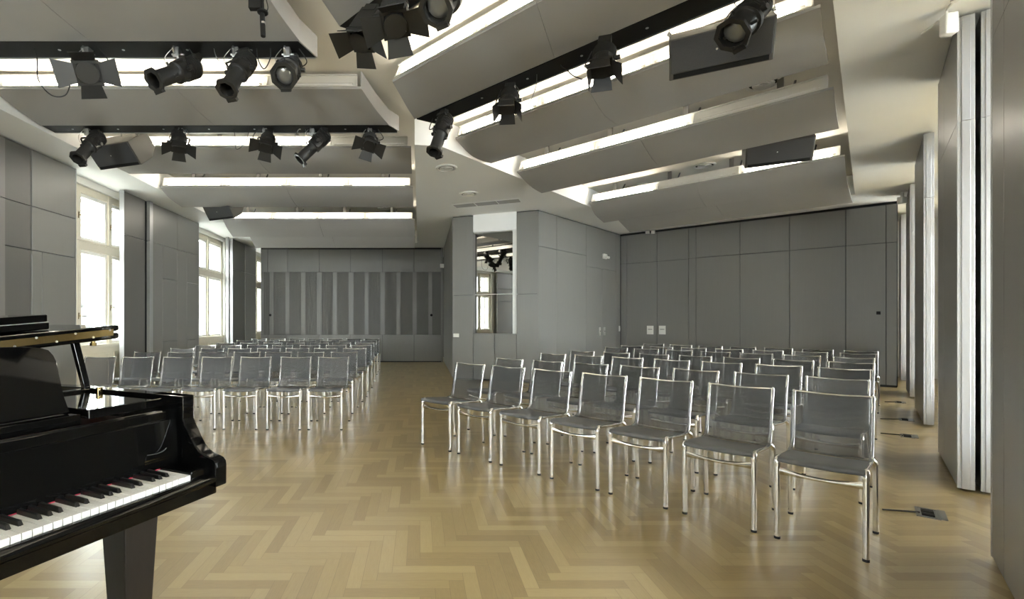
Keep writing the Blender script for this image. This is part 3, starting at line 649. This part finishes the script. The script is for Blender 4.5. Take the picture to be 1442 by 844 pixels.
# ------------------------------------------------------------------ chairs
def make_chair():
    root = empty('chair', (0,0,0))
    for x in (-1, 1):
        m = MB(); m.tube([(.19*x,0,.012),(.19*x,0,.432)],.0145,12); m.tube(bez([(.19*x,0,.425),(.19*x,.0,.447),(.189*x,.012,.462),(.187*x,.035,.466)],4),[.0172]*12+[.013],10)
        l = m.build('leg', M['chrome'], root, smooth=True); q = MB(); q.cyl((.19*x,0,0),(.19*x,0,.014),.0154,12); q.build('foot_cap', M['rubber'], l)
    for x in (-1, 1):
        m = MB(); m.tube(bez([(.203*x,.50,.012),(.203*x,.485,.20),(.203*x,.472,.385),(.201*x,.462,.425),(.190*x,.445,.443)],5),.0138,12)
        l = m.build('leg', M['chrome'], root, smooth=True); q = MB(); q.cyl((.203*x,.50,0),(.203*x,.50,.014),.0147,12); q.build('foot_cap', M['rubber'], l)
    m = MB()
    for x in (-1, 1):
        m.tube(bez([(.187*x,.035,.464),(.187*x,.14,.458),(.187*x,.28,.446),(.187*x,.39,.440),(.187*x,.438,.455),(.187*x,.462,.50),(.187*x,.480,.60),(.188*x,.502,.71),(.189*x,.527,.796),(.187*x,.531,.807)],4),.0112,10)
    m.tube(bez([(-.189,.529,.804),(-.15,.537,.803),(-.06,.548,.797),(0,.550,.796),(.06,.548,.797),(.15,.537,.803),(.189,.529,.804)],4),.0078,8)
    m.tube(bez([(-.186,.43,.447),(-.1,.452,.438),(0,.458,.435),(.1,.452,.438),(.186,.43,.447)],4),.008,8)
    m.build('frame', M['chrome'], root, smooth=True)
    m = MB(); secs = []
    for x in [i/14*.356-.178 for i in range(15)]:
        t = abs(x)/.178; hz, hy = .0105+.011*t**2.2, .013-.003*t; zc = .384+.012*t**2
        secs.append([(x, hy*math.cos(a), zc+hz*math.sin(a)) for a in [2*math.pi*i/10 for i in range(10)]])
    m.loft(secs); m.build('cross_brace', M['chrome'], root, smooth=True)
    def sling(prof, hw, name, mt, bow, th):
        pf = bez([(0,y,z) for y, z in prof], 4); m = MB(); secs = []
        nx = 9; xs = [-hw+2*hw*i/(nx-1) for i in range(nx)]
        for k, p in enumerate(pf):
            t = (pf[min(k+1,len(pf)-1)]-pf[max(k-1,0)]).normalized(); nrm = Vector((0,-t.z,t.y)); g = k/(len(pf)-1)
            top = [p+nrm*(th/2)+bow(x/hw, g) +Vector((x,0,0)) for x in xs]; bot = [p-nrm*(th/2)+bow(x/hw, g)+Vector((x,0,0)) for x in reversed(xs)]
            secs.append(top+bot)
        m.loft(secs); return m.build(name, mt, root, smooth=True)
    sling([(-.014,.452),(-.026,.461),(-.018,.474),(.02,.477),(.12,.470),(.26,.456),(.37,.447)], .186, 'seat', M['seat'], lambda u, g: Vector((0,0,-.006*(1-u*u))), .006)
    sling([(.37,.449),(.42,.456),(.443,.485),(.454,.53),(.468,.61),(.491,.71),(.518,.802)], .198, 'backrest', M['mesh'], lambda u, g: Vector((0,.020*(1-u*u)*min(1,g*2),-.008*(1-u*u)*max(0,g-.9)*10)), .004)
    return root
NTH = ['first','second','third','fourth','fifth','sixth','seventh']
proto = make_chair(); used = []
def chair(x, y, rz, label, group):
    o = proto if not used else copy_tree(proto); used.append(o)
    o.location = (x, y, 0); o.rotation_euler = (0,0,rz); tag(o, label, 'chair', group); return o
rnd = random.Random(3)
# window wing: right corner of each row, depth of the back, pitch
ROWN = ['front','second','third','fourth','fifth','sixth','last']
for r, (y, xr, pt) in enumerate([(6.14,-.90,.493),(7.12,-.909,.485),(8.12,-.902,.480),(9.2,-.93,.491),(10.2,-.955,.489),(11.5,-1.02,.489),(12.6,-1.035,.49)]):
    for k in range(7):
        x = xr-.19-k*pt
        w = {0:'on the aisle', 6:'closest to the windows'}.get(k, NTH[k]+' from the aisle')
        chair(x+rnd.uniform(-.012,.012), y-.54+rnd.uniform(-.02,.02), rnd.uniform(-.025,.025), 'grey mesh chair, %s row of the window-side block, %s' % (ROWN[r], w), 'chairs of the window-side block')
rows = [[0.549, 5.182, 0.341, -0.357, -0.799], [1.091, 5.837, 0.371, -0.333, -0.842], [1.869, 6.749, 0.365, -0.355, -0.816], [2.474, 7.337, 0.38, -0.335, -0.836], [3.415, 8.387, 0.333, -0.393, -0.786], [3.946, 8.99, 0.369, -0.367, -0.808], [4.712, 9.728, 0.335, -0.394, -0.794]]
for r, (x0, y0, dx, dy, th) in enumerate(rows):
    for k in range(7):
        w = {0:'at the end nearest the pillar', 6:'at the end by the sliding panels'}.get(k, NTH[k]+' from the pillar end')
        a = th+rnd.uniform(-.02,.02); bx, by = x0+k*dx, y0+k*dy
        chair(bx+.535*math.sin(a), by-.535*math.cos(a), a, 'grey mesh chair, %s row of the angled block, %s' % (ROWN[r], w), 'chairs of the angled block')

# ------------------------------------------------------------------ grand piano (local x along the keys to the treble, y into the case)
PO = (-.776,1.637); pang = math.atan2(.912,.411)
pn = empty('grand_piano', (PO[0],PO[1],0), pang, 'glossy black grand piano with open keyboard and slightly raised lid', 'piano')
ZR = .987
def outline(off=0):
    pts = bez([(.125,.13,0),(.125,.45,0),(.122,.78,0),(.07,1.02,0),(-.10,1.28,0),(-.32,1.50,0),(-.52,1.72,0),(-.72,1.93,0),(-.98,2.05,0),(-1.22,2.0,0),(-1.34,1.82,0),(-1.35,1.5,0),(-1.35,.8,0),(-1.35,.13,0)], 6)
    out = []
    for k, p in enumerate(pts):
        t = (pts[min(k+1,len(pts)-1)]-pts[max(k-1,0)]).normalized(); out.append(Vector((p.x,p.y,0))+Vector((-t.y,t.x,0))*off)
    return out
ou, inn = outline(), outline(.05)
m = MB(); m.loft([[Vector((p.x,p.y,.67)), Vector((p.x,p.y,ZR)), Vector((q.x,q.y,ZR)), Vector((q.x,q.y,.67))] for p, q in zip(ou, inn)]); m.build('case_rim', M['lacquer'], pn, bevel=.004)
i2 = outline(.052); i3 = outline(.075)
m = MB(); m.loft([[Vector((p.x,max(p.y,.62),.84)), Vector((p.x,max(p.y,.62),.955)), Vector((q.x,max(q.y,.62),.955)), Vector((q.x,max(q.y,.62),.84))] for p, q in zip(i2, i3)]); m.build('inner_rim', M['inner'], pn)
sb = [(p.x,max(p.y,.62)) for p in outline(.06)]; m = MB(); m.prism(sb, .80, .82); m.build('soundboard', M['inner'], pn)
m = MB(); m.prism([(p.x,max(p.y,.5)) for p in outline(.10)], .86, .875); m.build('iron_plate', M['plate'], pn)
arm = [(-.035,.677),(-.036,.745),(-.033,.762),(-.022,.773),(-.005,.778),(.02,.783),(.045,.793),(.068,.812),(.088,.838),(.106,.866),(.120,.885),(.13,.905),(.13,ZR),(.30,ZR),(.30,.677)]
for x0, x1 in ((.076,.125),(-1.35,-1.301)):
    m = MB(); m.loft([[(x,y,z) for y, z in arm] for x in (x0,x1)]); m.build('arm', M['lacquer'], pn, bevel=.006, bseg=3)
m = MB(); m.box((-1.32,-.012,.648),(.10,.34,.692)); m.build('keybed', M['lacquer'], pn, bevel=.004)
slip = [(-.003,.690),(-.026,.692),(-.036,.700),(-.037,.708),(-.030,.716),(-.016,.722),(-.003,.722)]
m = MB(); m.loft([[(x,y,z) for y, z in slip] for x in (-1.30,.076)]); m.build('key_slip', M['lacquer'], pn, smooth=True)
for x0, x1 in ((.002,.0755),(-1.3005,-1.227)):
    m = MB(); m.box((x0,-.003,.695),(x1,.152,.748)); m.build('key_block', M['lacquer'], pn, bevel=.004)
fb = [(.152,.742),(.165,.905),(.174,.906),(.174,.934),(.184,.938),(.190,.934),(.196,.938),(.205,.934),(.205,.905),(.200,.742)]
m = MB(); m.loft([[(x,y,z) for y, z in fb] for x in (-1.30,.0755)]); m.build('fallboard', M['lacquer'], pn, bevel=.0015)
# faint gilt maker's lines and a curved mark, too small to read
m = MB(); rn = random.Random(5)
def fy(z): return .152+(z-.742)/(.905-.742)*.013-.0008
for z, x0, x1 in ((.777,-.055,.050),(.768,-.055,.028)):
    x = x0
    while x < x1:
        w = rn.uniform(.002,.005); m.faces([(x,fy(z),z),(x+w,fy(z),z),(x+w,fy(z+.004),z+.004),(x,fy(z+.004),z+.004)], [(0,1,2,3)]); x += w+.0018
m.build('gilt_lettering', M['brass'], pn)
m = MB(); m.tube(bez([(-.045,fy(.80),.800),(-.02,fy(.797),.797),(.0,fy(.797),.797),(.02,fy(.801),.801),(.03,fy(.808),.808)],6),.0007,5); m.build('curved_mark', M['grey_metal'], pn)
m = MB()
for z in (.80,.755): m.box((.0765,.125,z-.012),(.0785,.14,z+.012))
m.build('hinge_plate', M['brass'], pn)
m = MB(); m.box((-1.226,.1515,.739),(.001,.1535,.7415)); m.build('felt_strip', M['felt'], pn)
kw = .0235
m = MB()
for k in range(52): x = -k*kw; m.box((x-kw+.0008,0,.718),(x-.0008,.151,.739)); 
m.build('white_keys', M['ivory'], pn, bevel=.0008, bseg=2)
m = MB()
for k in range(51):
    note = (k) % 7                    # boundary below white key k, counted down from the top C: C B A G F E D
    if note in (0, 4): continue       # C-B and F-E have no black key
    x = -(k+1)*kw+{1:.002,2:0,3:-.002,5:.0015,6:-.0015}.get(note,0)
    m.loft([[(x-.0062,.052,.738),(x+.0062,.052,.738),(x+.0062,.151,.738),(x-.0062,.151,.738)],[(x-.0046,.060,.7505),(x+.0046,.060,.7505),(x+.005,.151,.752),(x-.005,.151,.752)]])
m.build('black_keys', M['ebony'], pn, bevel=.001, bseg=2)
m = MB(); m.box((-1.29,.21,.90),(.0755,.235,.915)); m.box((-1.29,.24,.86),(.0755,.60,.885)); m.build('action_rail', M['inner'], pn)
m = MB(); m.box((-1.0,.234,.930),(-.215,.275,.965)); m.box((-1.0,.275,.945),(-.215,.62,.962)); m.build('desk_shelf', M['lacquer'], pn, bevel=.003)
m = MB(); m.box((-.195,.229,.945),(.0745,.66,.975)); m.build('tuning_cover', M['lacquer'], pn, bevel=.003); m = MB(); m.box((-1.30,.229,.945),(-1.02,.66,.975)); m.build('tuning_cover', M['lacquer'], pn, bevel=.003)
m = MB(); m.box((-.22,.66,.955),(.074,.70,.985)); m.build('cross_bar', M['lacquer'], pn, bevel=.003)
m = MB(); m.box((.048,.57,.975),(.068,.585,.998)); m.cyl((.058,.565,.988),(.058,.572,.988),.008,10); m.build('brass_catch', M['brass'], pn, bevel=.002)
dh = [(-.226,0),(-.229,.05),(-.2275,.09),(-.225,.14),(-.223,.155),(-.2215,.175),(-.226,.2),(-.236,.220),(-.258,.229),(-.311,.236),(-.45,.239),(-.61,.24)]
dk = [(-1.22-x,z) for x, z in dh[:-1]][::-1]; dk = dh+dk
dm = Matrix.Translation((0,.285,.964)) @ Matrix.Rotation(math.radians(90-26), 4, 'X')
m = MB(); m.prism(dk, 0, .014, dm); m.build('music_desk', M['lacquer'], pn, bevel=.003)
# lid on its short prop; front flap folded back on top
def lidz(x): return 1.195-.09*(.14-x)
lid = [(p.x,p.y) for p in outline(-.015) if p.y > .60]
def slab(poly, lo, hi):
    m = MB(); m.loft([[Vector((x,y,lidz(x)+lo)) for x, y in poly],[Vector((x,y,lidz(x)+hi)) for x, y in poly]]); return m
lid = [(.142,.58)]+lid+[(-1.365,.58)]
slab(lid, -.005, .019).build('lid', M['lacquer'], pn, bevel=.007, bseg=3)
slab([(.142,.58),(.142,1.03),(-1.365,1.03),(-1.365,.58)], .027, .051).build('lid_flap', M['lacquer'], pn, bevel=.007, bseg=3)
m = slab([(.115,.577),(.115,.5815),(-1.35,.5815),(-1.35,.577)], -.0035+.014, .0365)
m.build('lid_hinge', M['brass'], pn)
m = MB()
for k in range(22):
    x = .10-k*.066; z = lidz(x)+(.012 if k % 2 else .034); m.cyl((x,.577,z),(x,.574,z),.004,8)
m.build('hinge_screws', M['silver'], pn)
m = MB(); m.box((-1.345,.9,ZR),(-1.33,1.2,lidz(-1.34)-.004)); m.build('spine_hinge', M['brass'], pn)
m = MB(); pb, pt = Vector((.095,.72,ZR-.01)), Vector((.055,.735,lidz(.055)-.004)); e = (pt-pb).normalized()
m.loft([[p+Vector(q) for q in ((-.013,-.012,0),(.013,-.012,0),(.013,.012,0),(-.013,.012,0))] for p in (pb, pt)]); m.build('lid_prop', M['lacquer'], pn, bevel=.002)
m = MB(); x = .085; m.cyl((x,.66,lidz(x)-.004),(x,.66,lidz(x)-.026),.008,10); m.lathe([(.012,-.012),(.012,0)], Matrix.Translation((x,.66,lidz(x)-.018)),10); m.build('prop_socket', M['brass'], pn)
for x, y in ((-.10,.165),(-1.13,.165),(-.72,1.72)):
    m = MB(); m.loft([[(x-a,y-a,z),(x+a,y-a,z),(x+a,y+a,z),(x-a,y+a,z)] for a, z in ((.036,.06),(.062,.668))]); l = m.build('leg', M['leg_wood'], pn, bevel=.004)
    q = MB(); q.cyl((x,y,.045),(x,y,.06),.03,12); q.cyl((x-.012,y,.024),(x+.012,y,.024),.024,16); q.build('caster', M['brass'], l)
m = MB()
for x in (-.68,-.56): m.cyl((x,.30,.13),(x,.30,.66),.018,12)
m.box((-.75,.22,.07),(-.49,.42,.13))
ly = m.build('pedal_lyre', M['lacquer'], pn, bevel=.004); q = MB()
for x in (-.68,-.62,-.56): q.box((x-.012,.12,.085),(x+.012,.23,.095))
q.build('pedals', M['brass'], ly)
bx = empty('flat_case', pn.matrix_basis @ Vector((-.6,.82,lidz(-.6)+.052)), pang, 'flat black case lying on the folded piano lid', 'case')
def tl_(z): return lambda x: z+.09*x
m = MB(); m.loft([[(x,y,.09*x+z) for x, y in ((-.55,-.12),(.545,-.12),(.545,.13),(-.55,.13))] for z in (.001,.028)]); m.build('lower_shell', M['lacquer'], bx, bevel=.004)
m = MB(); m.loft([[(x,y,.09*x+z) for x, y in ((-.55,-.117),(.54,-.117),(.54,.13),(-.55,.13))] for z in (.030,.058)]); m.build('upper_shell', M['lacquer'], bx, bevel=.004)
m = MB(); m.loft([[(x,y,.09*x+z) for x, y in ((-.548,-.119),(.542,-.119),(.542,.128),(-.548,.128))] for z in (.028,.030)]); m.build('seam_strip', M['silver'], bx)

# ------------------------------------------------------------------ small fittings
def wfit(name, p, d, n, t, z, w, h, dep, m, label, cat, group=None, extra=None, bevel=.003):
    q = Vector(p)+Vector(d)*t; root = empty(name, (q.x,q.y,z), math.atan2(d[1],d[0]), label, cat, group)
    a = MB(); a.box((-w/2,-dep,-h/2),(w/2,-.0005,h/2)); a.build('plate', m, root, bevel=bevel)
    if extra: extra(root)
    return root
def rocker(r): a = MB(); a.box((-.03,-.017,-.03),(.03,-.012,.03)); a.build('rocker', M['white_plastic'], r, bevel=.002)
def slotx(r): 
    a = MB(); a.box((-.05,-.024,.012),(.05,-.0185,.024)); a.build('cover_slot', M['black'], r)
    a = MB(); a.box((-.055,-.022,-.075),(.055,-.0185,.005)); a.build('cover', M['white_plastic'], r, bevel=.002)
def keyhole(r): a = MB(); a.cyl((0,-.014,.0),(0,-.02,.0),.012,12); a.build('cylinder_lock', M['black'], r)
t = t1(642.5); wfit('wall_switch', PA, d1, n1, t, z1(642.5,472.5), .13, .08, .012, M['white_plastic'], 'white light switch low on the corner of the grey pillar', 'switch', None, rocker)
for x, lb in ((844.5,'first of two silver lock plates on the joint of the pillar side doors'),(850.8,'second silver lock plate on the pillar side doors, nearer the room corner')):
    wfit('lock_plate', PB, d2, n2, t2(x), z2(x,466.7), .07, .20, .014, M['silver'], lb, 'lock plate', 'lock plates of the pillar doors', keyhole)
wfit('wall_switch', PB, d2, n2, t2(872), z2(872,463), .07, .14, .012, M['white_plastic'], 'narrow pale switch at the corner where pillar side and end wall meet', 'switch', None, rocker)
for x, lb in ((915.8,'white wall socket box on the end wall, nearer the pillar corner'),(932.8,'white wall socket box on the end wall, farther from the pillar corner')):
    wfit('wall_socket', WP, WD, WN, t4(x), z4(x,465), .155, .215, .018, M['white_plastic'], lb, 'socket', 'socket boxes on the end wall', slotx)
def em_(r):
    a = MB(); a.cyl((-.05,-.02,0),(-.05,-.10,0),.035,14); a.cyl((.09,-.02,-.01),(.09,-.10,-.03),.03,14); a.build('lamp_head', M['white_plastic'], r, bevel=.003)
wfit('emergency_light', PB, d2, n2, t2(850.5), z2(850.5,361.5), .16, .12, .05, M['white_plastic'], 'small white emergency lamp high on the pillar side wall', 'emergency light', None, em_)
for x, lb in ((912.5,'small white sensor box at the top of the end wall, closer to the corner'),(920.5,'small white sensor box at the top of the end wall, next to the first')):
    wfit('sensor_box', WP, WD, WN, t4(x), z4(x,327.5), .085, .075, .06, M['white_plastic'], lb, 'sensor', 'white sensor boxes on the end wall', None)
wfit('motion_sensor', PA, -d3, n3, -(L3-.14), zy(375.5), .2, .11, .12, M['white_plastic'], 'white motion sensor on the pillar flank beside the slatted partition', 'sensor')
wfit('pull_handle', WP, WD, WN, t4(1237), z4(1237,441), .06, .06, .012, M['black'], 'round black lock on the end wall beside the window slit', 'lock')
for x, lb in ((380.5,'round black lock at the window end of the slatted partition'),(607.5,'round black lock at the pillar end of the slatted partition')):
    l = MB(); l.cyl((0,-.014,0),(0,-.0015,0),.038,20); l.cyl((0,-.024,0),(0,-.014,0),.016,12); o = l.build('partition_lock', M['black'], None, bevel=.002); o.location = (tx(x),YB,zy(444)); tag(o, lb, 'lock', 'locks of the slatted partition')
def ceiling_vent(x, y, z, lb, r=.16):
    p = PZ(x, y, z); root = empty('ceiling_diffuser', p, 0, lb, 'air diffuser', 'round ceiling diffusers')
    m = MB(); m.lathe([(r,-.001),(r,-.014),(r*.86,-.022),(r*.8,-.012),(r*.8,-.001)],None,32); m.build('outer_ring', M['white_metal'], root, smooth=True)
    m = MB(); m.lathe([(r*.8,-.0005),(r*.8,-.004),(.001,-.004)],None,24); m.build('throat', M['black'], root)
    m = MB(); 
    for q in (.62,.4,.18): m.lathe([(r*q,-.012),(r*q,-.022),(r*(q-.12),-.018),(r*(q-.12),-.010)],None,28)
    for k in range(4): m.box((-.006,0,-.012),(.006,r*.8,-.006), Matrix.Rotation(k*math.pi/2,4,'Z'))
    m.build('inner_rings', M['white_metal'], root, smooth=True)
ceiling_vent(628.8,236,ZC,'white ceiling diffuser before the pillar, the one nearer the viewer')
ceiling_vent(660,272.5,ZC,'white ceiling diffuser before the pillar, the one closer to the pillar',.165)
ceiling_vent(903,261,ZD,'round diffuser on the upper deck left of the dark tube gap of the pillar wing',.16)
ceiling_vent(992,232.5,ZD,'round diffuser on the upper deck above the dark tube of the pillar wing',.17)
ceiling_vent(1075,117,ZD,'round diffuser on the upper deck behind the large loudspeaker',.17)
ceiling_vent(541,293,ZD,'round diffuser on the upper deck over the back of the window wing',.15)
# slotted grille in the ceiling in front of the pillar
g0 = PZ(643,293,ZC); gd = d1; root = empty('ceiling_grille', (g0.x,g0.y,ZC), math.atan2(gd.y,gd.x), 'slotted air grille flush in the ceiling before the pillar', 'air grille')
gl = 1.30; gw = .30
m = MB(); m.box((0,0,-.006),(gl,.02,0)); m.box((0,-gw,-.006),(gl,-gw+.02,0)); 
for k in range(4): m.box((k*gl/3-.01,-gw,-.006),(k*gl/3+.01,.02,0))
m.build('grille_frame', M['soffit'], root)
m = MB()
for k in range(18): m.box((.01,-gw+.025+k*.0152,-.004),(gl-.01,-gw+.032+k*.0152,-.0005))
m.build('grille_slats', M['baffle'], root)
# white projector-like sensor and camera near the panels
p = PZ(1334,30,3.45); root = empty('ceiling_sensor', p, math.atan2(N2.y,N2.x)+.5, 'white box sensor on an arm above the second sliding panel', 'sensor')
m = MB(); m.box((-.035,-.05,-.10),(.035,.03,.05)); m.build('sensor_body', M['white_plastic'], root, bevel=.012, bseg=3)
m = MB(); m.tube(bez([(0,.0,.05),(0,0,.085),(-.10,.02,.095)],5),.008,8); m.cyl((-.10,.02,.085),(-.10,.02,ZC-p.z),.025,14); m.build('mounting_arm', M['white_plastic'], root, smooth=True)
m = MB(); m.tube(bez([(.03,0,.03),(.12,-.02,.07),(.22,-.05,.085),(.34,-.06,ZC-p.z-.002)],6),.007,8); m.build('sensor_cable', M['white_plastic'], root, smooth=True)
p = PZ(1270.5,279,3.44); root = empty('ceiling_sensor', p, 0, 'small white sensor hanging from the ceiling at the far end of the window slit', 'sensor')
m = MB(); m.box((-.05,-.05,-.10),(.05,.05,.02)); m.build('sensor_body', M['white_plastic'], root, bevel=.01)
m = MB(); m.cyl((0,0,.02),(0,0,ZC-p.z),.025,12); m.lathe([(.07,ZC-p.z-.012),(.07,ZC-p.z)],None,16); m.build('mounting_arm', M['white_plastic'], root)

# floor sockets and their leads
def floor_socket(x, y, lb, lead, s=1.0):
    p = PZ(x, y, 0); root = empty('floor_socket', (p.x,p.y,0), math.atan2(E2.y,E2.x), lb, 'floor socket', 'floor sockets along the sliding panels')
    w, d = .055*s, .105*s
    m = MB(); m.box((-w,-d,0),(w,-d+.012,.006)); m.box((-w,d-.012,0),(w,d,.006)); m.box((-w,-d+.012,0),(-w+.012,d-.012,.006)); m.box((w-.012,-d+.012,0),(w,d-.012,.006)); m.box((-w+.012,-d+.012,0),(w-.012,d-.012,.0025)); m.build('frame', M['grey_metal'], root)
    m = MB()
    for q in (-.075,-.005): m.box((-.03*s,q*s,.0026),(.03*s,(q+.055)*s,.014))
    m.build('socket_insert', M['black'], root, bevel=.003)
    m = MB(); m.box((w-.004,-d,.004),(w+.03*s,d,.010)); m.build('hinged_cover', M['grey_metal'], root, bevel=.001)
    a = PZ(*lead, 0); c = MB(); pts = [(a.x,a.y,.006)]+[tuple(a.lerp(p,t)+Vector((0,0,.006))) for t in (.35,.7)]+[(p.x-.05*s,p.y+.0,.008)]
    c.tube(bez(pts,4),.006,6); tag(c.build('floor_cable', M['rubber'], None, smooth=True), lb.replace('floor socket','cable leading to the floor socket')[:110], 'cable', 'cables on the floor')
floor_socket(1306,723.5,'open black floor socket nearest the viewer, beside the front chair', (1243,719))
floor_socket(1277.5,614.5,'black floor socket second from the viewer along the sliding panels', (1240,611))
floor_socket(1274,591.5,'black floor socket third from the viewer along the sliding panels', (1240,590.5))
floor_socket(1266,567,'black floor socket farthest away, near the end wall', (1246,566.5),.9)
